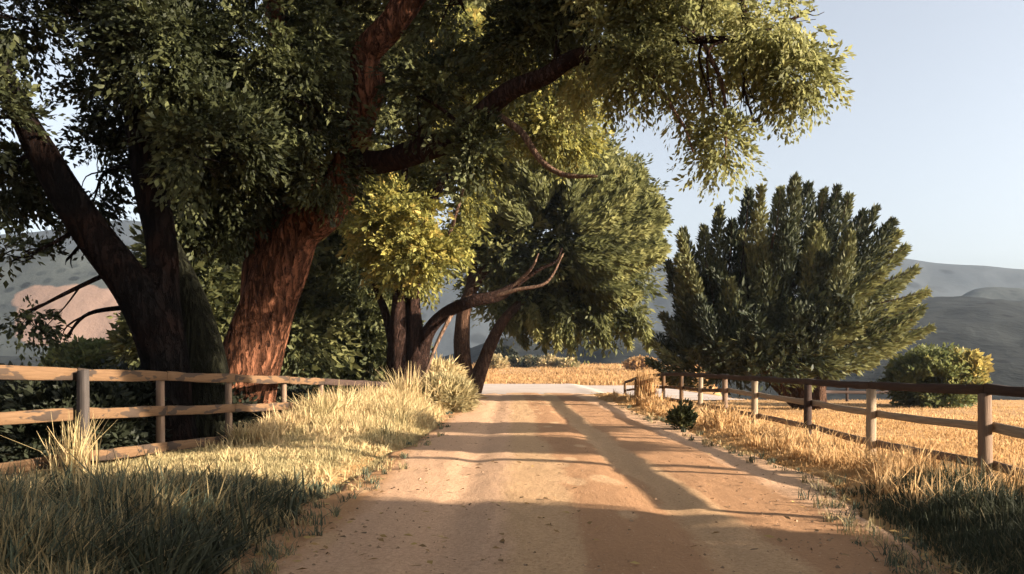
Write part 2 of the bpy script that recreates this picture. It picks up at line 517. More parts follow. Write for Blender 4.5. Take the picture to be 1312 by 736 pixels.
# ------------------------------------------------------------------ foliage
def sprays(blobs, n, L, k, ll, lw, seed, up=0.1, droop=0.25, shell=0.45, gap=0.42, gscale=1.1, width=0.3, rnd=0.6, tvar=0.22, tbias=0.0):
    """leaf sprays spread through ellipsoids. blobs: (px, py, rx, ry, depth, depth radius)"""
    r = np.random.default_rng(seed)
    B = np.array(blobs, float)
    d = B[:, 4]
    C = np.stack([(B[:, 0] - CX) / F * d, d, EYE - (B[:, 1] - HY) / F * d], 1)
    R = np.stack([B[:, 2] / F * d, B[:, 5], B[:, 3] / F * d], 1)
    w = R[:, 0] * R[:, 2] + R[:, 0] * R[:, 1] * .3
    w = w / w.sum()
    m = int(n * 2.2)
    b = r.choice(len(B), m, p=w)
    u = r.normal(size=(m, 3))
    u /= np.linalg.norm(u, axis=1)[:, None]
    rad = r.random(m) ** shell
    pos = C[b] + u * rad[:, None] * R[b]
    g = vnoise(pos[:, 0] * gscale + seed, pos[:, 1] * gscale, pos[:, 2] * gscale) + .35 * vnoise(pos[:, 0] * gscale * 2.7, pos[:, 1] * gscale * 2.7 + seed, pos[:, 2] * gscale * 2.7)
    keep = g > gap + .18
    pos, u, b = pos[keep][:n], u[keep][:n], b[keep][:n]
    n = len(pos)
    dirn = u / R[b]
    dirn /= np.linalg.norm(dirn, axis=1)[:, None]
    ax = dirn * (1 - rnd * .5) + r.normal(size=(n, 3)) * rnd * .5 + np.array([0, 0, up])
    ax /= np.linalg.norm(ax, axis=1)[:, None]
    side = np.cross(ax, r.normal(size=(n, 3)) * .5 + np.array([0, -.2, 1.0]))
    side /= np.linalg.norm(side, axis=1)[:, None] + 1e-9
    nrm = np.cross(side, ax)
    Ls = L * r.uniform(.55, 1.3, n)
    tint = np.clip(.45 + tbias + r.normal(size=n) * tvar + (vnoise(pos[:, 0] * .7, pos[:, 1] * .7, pos[:, 2] * .7 + seed) - .5) * .8, 0, 1)
    # leaves
    t = (np.arange(k)[None] + r.random((n, k))) / k
    sg = np.where(np.arange(k)[None] % 2 == 0, 1.0, -1.0) * r.uniform(.3, 1, (n, k))
    prof = np.sin(np.clip(t, .05, 1) ** .7 * math.pi * .93) + .12
    off = sg * prof * width * Ls[:, None]
    base = pos[:, None] + ax[:, None] * (t * Ls[:, None])[..., None] + side[:, None] * off[..., None] \
        + nrm[:, None] * (r.normal(size=(n, k)) * .06 * Ls[:, None])[..., None]
    base[..., 2] -= droop * Ls[:, None] * t ** 2 * .8
    ld = ax[:, None] * .8 + side[:, None] * (sg * .7)[..., None] + r.normal(size=(n, k, 3)) * .35
    ld[..., 2] -= droop * .5
    ld /= np.linalg.norm(ld, axis=-1)[..., None]
    lnrm = nrm[:, None] + r.normal(size=(n, k, 3)) * .55
    ls = np.cross(ld, lnrm)
    ls /= np.linalg.norm(ls, axis=-1)[..., None] + 1e-9
    ln = np.cross(ls, ld)
    sz = r.uniform(.45, 1.45, (n, k, 1)) * r.uniform(.75, 1.2, (n, 1, 1))
    p0 = base
    p1 = base + ld * ll * .45 * sz + ls * lw * .5 * sz + ln * ll * .06
    p2 = base + ld * ll * sz
    p3 = base + ld * ll * .45 * sz - ls * lw * .5 * sz + ln * ll * .06
    V = np.stack([p0, p1, p2, p3], 2).reshape(-1, 3)
    T = np.repeat(np.clip(np.repeat(tint[:, None], k, 1) + r.normal(size=(n, k)) * .07, 0, 1).ravel(), 4)
    return V, T


def plumes(plume, seed, dens, ll, lw, tvar=.25, tbias=0.0, dj=1.5):
    """pointed feathery shoots. plume: (base px, py, tip px, py, depth, half width px)"""
    r = np.random.default_rng(seed)
    Vs, Ts = [], []
    for x0, y0, x1, y1, d, wp in plume:
        dd = d + r.uniform(-dj, dj)
        a, b, w = P(x0, y0, dd), P(x1, y1, dd + r.uniform(-.6, .6)), wp / F * d
        L = np.linalg.norm(b - a)
        n = int(dens * L * (w / .3 + .4))
        t = r.random(n) ** .8
        ax = (b - a) / L
        bow = np.array([0, 0, 1.0]) * L * .10 * (1 if abs(ax[2]) < .7 else 0)
        e1 = np.cross(ax, [0, 1, .2])
        e1 /= np.linalg.norm(e1)
        e2 = np.cross(ax, e1)
        ph = r.uniform(0, 2 * math.pi, n)
        lump = .65 + .6 * vnoise(t * L * 2.2 + seed, x0 * .1, y0 * .1)
        rad = w * (np.sin(np.clip(t * 1.04, .03, 1) ** .75 * math.pi * .97) ** .8 + .05) * np.sqrt(r.random(n)) * lump
        rdv = np.cos(ph)[:, None] * e1 + np.sin(ph)[:, None] * e2
        base = a + (b - a) * t[:, None] - bow * (t * (1 - t) * 4)[:, None] + rdv * rad[:, None]
        ld = ax * .95 + rdv * .45 + r.normal(size=(n, 3)) * .28
        ld /= np.linalg.norm(ld, axis=1)[:, None]
        ls = np.cross(ld, r.normal(size=(n, 3)) + rdv * 0.8)
        ls /= np.linalg.norm(ls, axis=1)[:, None] + 1e-9
        sz = r.uniform(.5, 1.35, (n, 1))
        p0, p2 = base, base + ld * ll * sz
        p1, p3 = base + ld * ll * .42 * sz + ls * lw * .5 * sz, base + ld * ll * .42 * sz - ls * lw * .5 * sz
        Vs.append(np.stack([p0, p1, p2, p3], 1).reshape(-1, 3))
        Ts.append(np.repeat(np.clip(.45 + tbias + r.normal() * tvar + (t - .5) * .35 + r.normal(size=n) * .08, 0, 1), 4))
    return np.concatenate(Vs), np.concatenate(Ts)


def crown(parent, mat, sets, name='crown'):
    Vs, Ts = zip(*[(plumes if 'plume' in s else sprays)(**s) for s in sets])
    V, T = np.concatenate(Vs), np.concatenate(Ts)
    return mesh_obj(name, V, np.arange(len(V)).reshape(-1, 4), mat, parent, tint=T)


def branches(parent, mat, blobs, anchors, seed, r0=.07, sub=5):
    """a limb from the nearest anchor point into every blob, with side branches, so that the leaves hang on wood"""
    r = np.random.default_rng(seed)
    A = np.array(anchors)
    for (px, py, rx, ry_, d, rd) in blobs:
        acc = Acc()
        c = P(px, py, d)
        R = np.array([rx / F * d, rd, ry_ / F * d])
        a = A[np.argmin(np.linalg.norm(A - c, axis=1))]
        L = np.linalg.norm(c - a)
        mid = (a + c) / 2 + r.normal(size=3) * .08 * L + np.array([0, 0, .06 * L])
        end = c + r.normal(size=3) * .2 * R
        line = tube(acc, [a, mid, end], [r0, r0 * .7, r0 * .3], 6, 13)
        for i in range(sub):
            st = line[r.integers(4, 12)]
            e = c + (lambda v: v / np.linalg.norm(v))(r.normal(size=3)) * R * r.uniform(.5, .85)
            tube(acc, [st, (st + e) / 2 + r.normal(size=3) * .12 * np.linalg.norm(e - st), e], [r0 * .38, r0 * .25, .006], 5, 7)
        acc.build('branch', mat, parent)


def px_path(pts):
    """(px, py, depth, radius in px) -> points, radii"""
    return [P(a, b, c) for a, b, c, _ in pts], [w / F * c for _, _, c, w in pts]


def remesh(o, vox):
    m = o.modifiers.new('weld', 'REMESH')
    m.mode = 'VOXEL'
    m.voxel_size = vox
    m.use_smooth_shade = True


# ---- old tree with black limbs, far left
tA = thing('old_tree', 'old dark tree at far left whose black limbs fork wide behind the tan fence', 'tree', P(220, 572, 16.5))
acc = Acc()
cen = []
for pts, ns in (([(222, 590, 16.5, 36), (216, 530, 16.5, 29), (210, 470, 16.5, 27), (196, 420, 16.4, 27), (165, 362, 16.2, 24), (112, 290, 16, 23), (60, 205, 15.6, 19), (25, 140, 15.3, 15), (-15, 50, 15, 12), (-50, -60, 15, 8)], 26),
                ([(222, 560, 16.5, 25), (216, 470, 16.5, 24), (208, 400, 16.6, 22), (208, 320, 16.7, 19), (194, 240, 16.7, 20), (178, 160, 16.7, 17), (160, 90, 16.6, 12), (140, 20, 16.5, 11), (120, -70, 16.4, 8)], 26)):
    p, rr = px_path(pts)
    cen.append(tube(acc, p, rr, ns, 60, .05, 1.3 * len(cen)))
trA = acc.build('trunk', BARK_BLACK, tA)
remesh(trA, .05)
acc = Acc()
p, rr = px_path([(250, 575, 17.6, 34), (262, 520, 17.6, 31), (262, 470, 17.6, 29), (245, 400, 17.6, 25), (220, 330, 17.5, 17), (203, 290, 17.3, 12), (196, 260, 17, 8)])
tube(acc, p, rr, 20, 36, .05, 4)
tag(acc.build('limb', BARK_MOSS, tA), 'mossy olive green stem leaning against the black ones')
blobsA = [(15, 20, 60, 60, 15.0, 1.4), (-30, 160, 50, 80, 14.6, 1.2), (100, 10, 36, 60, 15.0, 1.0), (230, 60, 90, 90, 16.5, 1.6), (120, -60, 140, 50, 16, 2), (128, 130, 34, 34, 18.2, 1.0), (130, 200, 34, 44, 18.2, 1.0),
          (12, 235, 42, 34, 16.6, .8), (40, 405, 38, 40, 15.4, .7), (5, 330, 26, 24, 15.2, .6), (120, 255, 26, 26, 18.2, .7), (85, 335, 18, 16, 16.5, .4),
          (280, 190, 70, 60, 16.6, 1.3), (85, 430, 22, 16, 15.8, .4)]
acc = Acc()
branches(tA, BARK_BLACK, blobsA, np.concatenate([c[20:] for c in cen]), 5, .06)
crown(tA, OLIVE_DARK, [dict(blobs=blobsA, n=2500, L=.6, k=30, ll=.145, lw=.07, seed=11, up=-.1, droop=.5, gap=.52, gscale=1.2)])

# ---- great red-barked tree over the road
tB = thing('old_tree', 'massive old tree with sunlit reddish bark whose boughs reach over the dirt road', 'tree', P(305, 560, 19.5))
acc = Acc()
cenB = []
for pts in ([(290, 575, 19.5, 62), (300, 530, 19.5, 47), (316, 475, 19.5, 39), (340, 400, 19.5, 35), (364, 340, 19.5, 33), (384, 295, 19.4, 30), (410, 272, 19.2, 28), (435, 235, 19, 22), (458, 165, 18.6, 19), (474, 110, 18.3, 20), (468, 72, 18.2, 18), (500, 35, 18, 18), (535, -10, 18, 14), (570, -80, 18, 10)],
            [(335, 420, 19.6, 32), (342, 345, 19.7, 28), (358, 275, 19.8, 25), (384, 225, 19.9, 22), (390, 170, 20, 20), (370, 90, 20, 16), (350, 0, 20, 12), (340, -70, 20, 8)],
            [(500, 35, 18, 16), (512, 0, 18.2, 14), (500, -70, 18.4, 8)]):
    p, rr = px_path(pts)
    cenB.append(tube(acc, p, rr, 30, 80, .06, 2.0 + len(cenB)))
trB = acc.build('trunk', BARK_RED, tB)
remesh(trB, .05)
acc = Acc()
p, rr = px_path([(448, 205, 18.8, 14), (490, 207, 18.4, 12), (530, 195, 18, 12), (580, 178, 17.4, 11), (622, 142, 17, 10), (655, 116, 16.8, 9.5), (700, 98, 16.6, 9), (728, 78, 16.5, 8.5), (757, 68, 16.4, 8), (810, 58, 16.2, 6), (880, 52, 16, 4.5), (960, 50, 15.8, 3)])
rr = [v * 1.25 for v in rr]
limbB = tube(acc, p, rr, 12, 60, .06, 3)
tag(acc.build('limb', BARK_BROWN, tB), 'long dark bough reaching out over the road')
acc = Acc()
for pts in ([(640, 150, 16.8, 5), (668, 170, 16.6, 4.5), (692, 205, 16.4, 4), (722, 224, 16.2, 3.5), (765, 226, 16, 2)],
            [(825, 62, 16.1, 3.5), (838, 100, 16, 2.6), (862, 140, 15.9, 2.2), (878, 165, 15.8, 1.8), (888, 195, 15.8, 1.2)],
            [(900, 52, 16, 3), (925, 110, 15.9, 2.4), (930, 170, 15.8, 1.8), (928, 225, 15.8, 1)],
            [(940, 50, 15.9, 3), (1000, 95, 15.9, 2), (1040, 130, 15.9, 1.2)]):
    p, rr = px_path(pts)
    tube(acc, p, rr, 7, 24, .05, 1)
acc.build('twigs', TWIG, tB)
darkB = [(330, 70, 120, 90, 18.2, 2.2), (300, 165, 90, 70, 18, 1.6), (385, 130, 48, 60, 17.6, 1.0), (420, 30, 60, 60, 20.6, 1.0), (560, 120, 62, 50, 17.2, 1.0), (530, 170, 62, 42, 17.4, 1.0),
         (610, 190, 34, 38, 17, .7), (610, 20, 90, 50, 18.6, 1.5), (690, 50, 60, 60, 18.4, 1.4), (250, 250, 60, 46, 18.4, 1.0), (480, -60, 180, 50, 20.4, 1.6), (300, 245, 90, 60, 18.8, 1.0), (740, 0, 60, 60, 17.6, 1.2), (415, 215, 42, 36, 18.3, .7)]
highB = [(450, -190, 260, 90, 18, 4), (760, -200, 220, 90, 17, 4), (300, -120, 160, 60, 19, 3), (980, -190, 130, 70, 16.5, 3)]  # unseen upper crown, added to hold sky light off the road
lightB = [(800, 30, 66, 56, 16.2, 1.5), (885, 45, 76, 62, 16, 1.5), (985, 30, 60, 50, 15.9, 1.3), (900, 115, 44, 44, 15.9, .9), (955, 140, 40, 26, 15.8, .7), (925, 185, 22, 26, 15.8, .5),
          (1015, 95, 36, 26, 15.9, .7), (812, 90, 36, 24, 16.1, .8), (1040, 15, 20, 24, 15.8, .5), (745, 95, 30, 26, 17.8, .7), (890, -50, 150, 50, 16.2, 2.0), (975, 165, 18, 12, 15.8, .4)]
branches(tB, BARK_BROWN, darkB, np.concatenate([c[35:] for c in cenB] + [limbB[:35]]), 8, .06)
branches(tB, BARK_BROWN, highB, np.concatenate([c[60:] for c in cenB] + [limbB[30:]]), 10, .07)
branches(tB, BARK_BROWN, lightB, limbB[25:], 9, .035, 4)
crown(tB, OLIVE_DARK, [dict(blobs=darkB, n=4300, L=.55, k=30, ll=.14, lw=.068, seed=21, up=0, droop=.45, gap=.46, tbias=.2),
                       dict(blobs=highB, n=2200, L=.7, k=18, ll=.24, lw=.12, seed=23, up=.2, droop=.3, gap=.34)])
tag(crown(tB, OLIVE_SUNLIT, [dict(blobs=lightB, n=1900, L=.6, k=32, ll=.13, lw=.058, seed=22, up=-.15, droop=.7, gap=.5, gscale=1.0)], 'foliage'),  # lit overhang made by lighter leaves than the rest of the tree
    'hanging foliage over the road with sunlight put into its olive')

# ---- yellow-green tree with twin dark stems
tC = thing('twin_stemmed_tree', 'yellow green tree with twin dark brown stems at the far end of the left fence', 'tree', P(520, 522, 30))
acc = Acc()
cenC = []
for pts in ([(518, 530, 30, 30), (516, 500, 30, 24), (512, 460, 30, 17), (511, 400, 30, 11), (513, 350, 30, 8), (515, 280, 30, 6), (520, 200, 30, 4)],
            [(526, 530, 30, 28), (530, 500, 30, 23), (534, 460, 30, 17), (531, 410, 30, 9), (530, 360, 30, 8), (545, 280, 30, 6), (600, 170, 30, 5), (640, 90, 30, 3)],
            [(536, 480, 30, 12), (546, 430, 29.8, 9), (570, 402, 29.5, 8), (605, 386, 29, 8), (640, 378, 29, 7), (665, 362, 29, 4), (692, 345, 28.8, 2.5), (712, 335, 28.7, 2), (720, 318, 28.6, 1.2)],
            [(510, 480, 30, 8), (500, 430, 30.2, 5), (492, 395, 30.4, 5), (478, 365, 30.5, 3)]):
    p, rr = px_path(pts)
    cenC.append(tube(acc, p, rr, 16, 44, .05, len(cenC)))
acc.build('trunk', BARK_BROWN, tC)
acc = Acc()
for pts in ([(650, 374, 29, 3), (680, 345, 28.8, 2), (690, 325, 28.7, 1)], [(620, 384, 29, 3), (660, 372, 28.7, 2.5), (700, 362, 28.5, 2), (722, 325, 28.4, 1)],
            [(550, 330, 29.5, 3), (575, 300, 29.2, 2.6), (590, 255, 29, 2.2), (598, 230, 29, 1.4)], [(580, 400, 29.4, 3), (560, 440, 29.2, 2.5), (545, 480, 29, 2)]):
    p, rr = px_path(pts)
    tube(acc, p, rr, 6, 20, .05, 2)
acc.build('twigs', TWIG, tC)
blobsC = [(530, 285, 70, 80, 30, 2.2), (575, 230, 50, 60, 29.6, 1.8), (490, 260, 50, 60, 30.4, 1.8), (545, 332, 40, 24, 29.6, 1.1), (660, 110, 80, 70, 30.5, 2.5), (720, 150, 50, 50, 30.5, 1.8), (600, 90, 60, 60, 31, 2.2), (690, 60, 50, 40, 30.5, 1.5), (620, 160, 50, 40, 30.5, 1.6)]
acc = Acc()
branches(tC, BARK_BROWN, blobsC, np.concatenate([c[18:] for c in cenC]), 12, .06, 4)
crown(tC, YELLOW, [dict(blobs=blobsC, n=3000, L=.85, k=30, ll=.21, lw=.095, seed=31, up=.15, droop=.4, gap=.36, gscale=.8)])

# ---- round olive tree leaning over the end of the road
tD = thing('round_tree', 'round olive tree on a forked warm brown trunk near the pale gravel road', 'tree', P(600, 490, 43))
acc = Acc()
cenD = []
for pts in ([(598, 502, 43, 16), (594, 470, 43, 11), (592, 430, 43, 10), (600, 380, 43, 8), (640, 320, 44, 6), (690, 270, 45, 4), (720, 220, 45, 3)],
            [(606, 500, 43, 12), (618, 470, 43, 9), (632, 435, 43, 8), (650, 405, 43, 6), (690, 370, 44, 5), (740, 340, 45, 4), (780, 320, 45, 2)],
            [(600, 380, 43, 6), (610, 330, 44, 5), (640, 250, 45, 4), (650, 200, 45, 2)]):
    p, rr = px_path(pts)
    cenD.append(tube(acc, p, rr, 14, 40, .05, len(cenD) + 5))
acc.build('trunk', BARK_WARM, tD)
blobsD = [(700, 290, 100, 90, 46, 4.2), (760, 285, 64, 86, 46, 3.3), (650, 320, 60, 66, 45.5, 3.2), (700, 215, 80, 40, 46, 3.2), (782, 350, 40, 36, 45, 2.0), (715, 378, 84, 24, 45, 2.2), (742, 408, 34, 10, 44, 1.0), (800, 260, 26, 50, 46, 1.6), (660, 380, 40, 16, 44.5, 1.2), (785, 398, 18, 14, 44, .8)]
branches(tD, BARK_BROWN, blobsD, np.concatenate([c[16:] for c in cenD]), 14, .08, 6)
rr_ = np.random.default_rng(78)
plD = []
for i in range(110):
    a_ = rr_.uniform(-2.9, 1.2) if i % 3 else rr_.uniform(-1.6, .9)
    f0, f1 = rr_.uniform(.2, .72), 1.06
    cx_, cy_ = 705, 305
    f1 = min(f0 + rr_.uniform(.25, .5), 1.08)
    plD.append((cx_ + 138 * f0 * math.cos(a_), cy_ + 130 * f0 * math.sin(a_), cx_ + 138 * f1 * math.cos(a_ - .08), cy_ + 130 * f1 * math.sin(a_ - .08), 46 - 4.6 * math.sqrt(max(0, 1 - f0 * f0)), rr_.uniform(8, 13)))
for x in range(640, 830, 14):
    plD.append((x, 392 + rr_.normal() * 5, x + 12 + rr_.normal() * 6, 430 + rr_.uniform(-6, 26) - abs(x - 760) * .1, 43 + rr_.random(), 8))
tag(crown(tD, OLIVE_SUNLIT, [dict(plume=plD, seed=42, dens=120, ll=.36, lw=.12, tvar=.25, tbias=-.22, dj=.6)], 'foliage'), 'feathery crown shoots with sunlight put into their olive')  # lit strokes of the crown painted as lighter shoots
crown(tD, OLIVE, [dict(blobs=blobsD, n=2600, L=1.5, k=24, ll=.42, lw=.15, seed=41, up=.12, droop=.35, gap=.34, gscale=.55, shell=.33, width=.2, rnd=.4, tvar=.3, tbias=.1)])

# ---- trees behind, on the left
back = [('bushy dark green tree standing directly behind the red barked trunk', (345, 500, 33), [(330, 330, 95, 130, 34, 3.5), (300, 220, 90, 90, 34, 3), (370, 420, 80, 80, 33, 3)], OLIVE, 51, .0),
        ('dark green tree between the red barked trunk and the twin stems', (455, 505, 36), [(440, 390, 70, 110, 36, 3.5), (470, 440, 55, 60, 35, 2.5), (420, 290, 60, 70, 36.5, 3), (420, 460, 70, 36, 35, 2.5)], OLIVE, 52, .05),
        ('tall dull green tree rising high behind the middle of the canopy', (480, 500, 40), [(500, 150, 110, 110, 40, 4), (640, 60, 150, 90, 40, 4.5), (440, 60, 90, 100, 40, 4), (560, -20, 160, 60, 40, 4), (480, 260, 60, 60, 40, 3)], OLIVE, 53, .3),
        ('low dark tree behind the mossy stem at left', (262, 500, 30), [(255, 420, 55, 70, 30, 2.2), (215, 440, 30, 30, 29.5, 1.5), (260, 340, 46, 60, 30.5, 2)], OLIVE, 54, -.15)]
for lab, base, bl, mt, sd, tb in back:
    t_ = thing('leafy_tree', lab, 'tree', P(*base))
    acc = Acc()
    c0 = P(*base)
    c1 = P(bl[0][0], bl[0][1], bl[0][4])
    ctr = tube(acc, [c0 - [0, 0, .4], c0 * .6 + c1 * .4 + [.2, 0, 0], c1], [.38, .25, .1], 10, 24, .05, sd)
    acc.build('trunk', BARK_BROWN, t_)
    acc = Acc()
    branches(t_, BARK_BROWN, bl, ctr[6:], sd, .08, 4)
    crown(t_, mt, [dict(blobs=bl, n=2300 if sd != 53 else 3000, L=1.1, k=20, ll=.36, lw=.16, seed=sd, up=.1, droop=.4, gap=.32, gscale=.6, tbias=tb, tvar=.25)])

# ---- spiky dark tree in the field on the right
tR = thing('spreading_tree', 'broad dark tree with upright spiky top standing alone beyond the right hand fence', 'tree', P(1040, 520, 35))
acc = Acc()
cenR = []
for pts in ([(1048, 522, 35, 11), (1050, 495, 35, 8), (1056, 470, 35, 8), (1066, 420, 35, 6), (1085, 360, 35, 4), (1095, 320, 35, 2)],
            [(1040, 525, 35.5, 14), (1020, 470, 35.5, 11), (1000, 390, 36, 8), (990, 340, 36, 5), (992, 300, 36, 2)],
            [(1030, 522, 35.8, 12), (980, 470, 36, 9), (940, 400, 36, 6), (910, 320, 36, 3)],
            [(1046, 520, 35.5, 10), (1050, 420, 36, 8), (1050, 350, 36, 5), (1045, 310, 36, 2)]):
    p, rr = px_path(pts)
    cenR.append(tube(acc, p, rr, 12, 36, .05, len(cenR) + 3))
acc.build('trunk', BARK_WARM, tR)
core = [(940, 430, 70, 46, 36, 2.8), (1000, 435, 80, 46, 35.5, 3.0), (1050, 425, 60, 42, 35.5, 2.8), (1010, 385, 44, 24, 36, 1.8), (900, 448, 46, 26, 35.5, 2.2), (960, 462, 90, 26, 35, 2.4), (1075, 380, 36, 32, 36, 2.0)]
right = [(1090, 400, 42, 26, 34.3, 1.4), (1075, 440, 40, 18, 34.3, 1.3), (1050, 452, 30, 22, 34, 1.1), (1105, 345, 24, 20, 35, 1.0)]
rr_ = np.random.default_rng(77)
up_sh = [(880, 420, 857, 338, 36, 8), (895, 400, 875, 296, 36, 12), (905, 390, 902, 292, 36, 12), (915, 390, 922, 268, 36, 13), (930, 380, 938, 285, 36, 13), (945, 380, 960, 246, 36, 14), (965, 370, 976, 241, 36, 14), (985, 370, 1000, 243, 36, 14),
         (1000, 370, 1020, 229, 36, 15), (1015, 370, 1036, 238, 36, 14), (1030, 370, 1056, 246, 36, 14), (1040, 370, 1073, 242, 36, 14), (1050, 370, 1088, 252, 36, 14), (1060, 380, 1106, 274, 36, 14), (1070, 380, 1122, 268, 36, 13), (1080, 385, 1144, 284, 36, 13),
         (960, 400, 950, 300, 35, 15), (1000, 400, 1008, 285, 34.6, 16), (1040, 400, 1046, 290, 34.6, 16), (1070, 400, 1090, 300, 34.6, 15), (920, 430, 905, 335, 34.6, 14), (900, 450, 872, 375, 35, 12), (890, 460, 850, 405, 35, 10), (880, 470, 838, 440, 35, 9),
         (900, 475, 832, 462, 35, 9), (930, 480, 850, 484, 34.6, 10)]
for i in range(36):
    x = rr_.uniform(880, 1080)
    yb = rr_.uniform(380, 470)
    up_sh.append((x, yb, x + (x - 985) * .25 + rr_.normal() * 8, yb - rr_.uniform(35, 110), 34.2 + 1.6 * rr_.random(), rr_.uniform(6, 18)))
up_sh = [(a, b, c, d, e, f * rr_.uniform(.65, 1.35)) for a, b, c, d, e, f in up_sh]
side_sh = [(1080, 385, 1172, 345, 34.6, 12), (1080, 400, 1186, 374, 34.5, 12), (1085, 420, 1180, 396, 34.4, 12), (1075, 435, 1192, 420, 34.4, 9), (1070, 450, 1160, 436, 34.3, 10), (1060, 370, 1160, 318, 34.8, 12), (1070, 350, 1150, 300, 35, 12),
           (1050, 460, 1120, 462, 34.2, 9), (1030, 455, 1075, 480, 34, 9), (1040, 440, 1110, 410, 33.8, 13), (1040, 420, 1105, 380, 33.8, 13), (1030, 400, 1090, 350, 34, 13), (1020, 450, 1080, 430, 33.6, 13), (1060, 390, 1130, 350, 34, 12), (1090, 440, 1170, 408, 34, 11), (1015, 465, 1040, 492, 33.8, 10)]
acc = Acc()
branches(tR, BARK_BROWN, core + right, np.concatenate([c[10:] for c in cenR]), 16, .08, 4)
for q in up_sh + side_sh:
    acc = Acc()
    a_, b_ = P(q[0], q[1], q[4]), P(q[2], q[3], q[4])
    tube(acc, [a_, (a_ + b_) / 2 + [.05, .05, 0], b_], [.04, .025, .006], 5, 8)
    acc.build('branch', BARK_BROWN, tR)
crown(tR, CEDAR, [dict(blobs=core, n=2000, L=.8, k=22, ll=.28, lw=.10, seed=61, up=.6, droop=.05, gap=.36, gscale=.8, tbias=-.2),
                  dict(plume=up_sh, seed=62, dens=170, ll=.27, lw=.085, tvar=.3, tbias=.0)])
tag(crown(tR, OLIVE, [dict(plume=side_sh, seed=63, dens=210, ll=.30, lw=.09, tvar=.16, tbias=.3, dj=.5)], 'foliage'), 'feathery side facing the sun, its sunlight painted as lighter olive')  # sunlit side painted with lighter leaves than the cedar crown

# ---- trees standing out of frame; some shade the road, others are added to block light
def shade_tree(label, x, y, blobs, n, seed, L=.8, ll=.32):
    t_ = thing('roadside_tree', label, 'tree', (x, y, hz(x, y)), 'shade trees beside the road')
    acc = Acc()
    top = np.mean([P_(b) for b in blobs], axis=0)
    b0 = np.array([x, y, hz(x, y) - .3])
    ctr = tube(acc, [b0, (b0 + top) / 2 + [.1, .1, 0], top], [.24, .16, .1], 10, 24, .05, seed)
    acc.build('trunk', BARK_BROWN, t_)
    pb = [to_px(b) for b in blobs]
    acc = Acc()
    branches(t_, BARK_BROWN, pb, ctr[10:], seed, .06, 4)
    crown(t_, OLIVE, [dict(blobs=pb, n=n, L=L, k=20, ll=ll, lw=.15, seed=seed, up=.1, droop=.3, gap=.3, gscale=.6)])


def P_(b):
    return np.array(b[:3], float)


def to_px(b):
    x, y, z, rx, rd, rz = b
    y = max(y, .5) if y >= 0 else y
    return (CX + x * F / y, HY - (z - EYE) * F / y, rx * F / y, rz * F / y, y, rd)


shade_tree('broad shade tree beside the near end of the right fence', 17, -2,
           [(17, -2.9, 5.4, 4.5, 3.0, 2.6), (18, -2.7, 3.0, 4.0, 2.8, 2.4), (18, -3.2, 8.4, 4.0, 2.8, 2.4), (13.5, -2.7, 2.6, 2.0, 2.4, 2.0), (17, 1.95, 4.0, 1.6, .22, 1.7), (15.5, 1.9, 2.2, 1.6, .2, 1.0), (17.5, 2.0, 6.0, 1.6, .25, .8), (16.5, .95, 3.8, 1.6, .14, 1.6)], 4300, 71)
shade_tree('flat topped shade tree on a thin trunk outside the right fence', 21.5, 11.4,
           [(20.8, 8.9, 6.15, 1.4, 1.4, .3), (21.4, 12.8, 6.35, 1.4, 1.5, .3)], 2000, 72, .35, .22)

shade_tree('tall slender tree added out of view to shade the black limbs', 19.5, 6.4,  # unseen tree, added to keep sun off the far left trunk
           [(19, 6.6, 10.1, 2.2, 1.9, 2.1), (19.6, 6.0, 12.1, 2.0, 1.7, 1.6), (19.2, 7.2, 8.3, 1.6, 1.2, 1.0)], 2200, 73, .6, .28)

shade_tree('unseen tree behind the viewpoint added to block sky light over the near road', -6.5, -4,  # unseen canopy, added to deepen the shade on the near road
           [(-5, -3, 8.5, 4.5, 3.5, 1.8), (0, -2.5, 9.6, 4.5, 4.0, 1.8), (4.5, -1.5, 9.4, 3.5, 4.0, 1.6), (-3, 3.0, 9.2, 4.0, 3.6, 1.6), (2.5, 3.6, 9.6, 4.0, 3.6, 1.6), (7.5, 1.5, 9.2, 3.0, 3.6, 1.4)], 4600, 74, .8, .32)

# ------------------------------------------------------------------ bushes
def bush(name, label, cat, x, y, rx, rd, rz, mat, n, seed, group=None, L=.35, k=18, ll=.13, lw=.07, lift=.75, **kw):
    z = hz(x, y)
    t_ = thing(name, label, cat, (x, y, z), group)
    b = to_px((x, y, z + rz * lift, rx, rd, rz))
    acc = Acc()
    r = np.random.default_rng(seed)
    for i in range(7):
        e = np.array([x, y, z + rz * lift]) + r.uniform(-.6, .6, 3) * [rx, rd, rz]
        tube(acc, [[x + r.uniform(-.1, .1), y + r.uniform(-.1, .1), z - .1], [(x * 1.2 + e[0] * .8) / 2, (y * 1.2 + e[1] * .8) / 2, (z + e[2]) / 2], e], [.035, .025, .008], 5, 8)
    acc.build('stems', BARK_BROWN, t_)
    a = dict(blobs=[b], n=n, L=L, k=k, ll=ll, lw=lw, seed=seed, up=.5, droop=.2, gap=.22, gscale=1.5)
    a.update(kw)
    V, T = sprays(**a)
    zmin = height(V[:, 0], V[:, 1], False) - .05
    ok = (V[:, 2] > zmin).reshape(-1, 4).all(1)
    V, T = V.reshape(-1, 4, 3)[ok].reshape(-1, 3), T.reshape(-1, 4)[ok].ravel()
    mesh_obj('foliage', V, np.arange(len(V)).reshape(-1, 4), mat, t_, tint=T)
    return t_


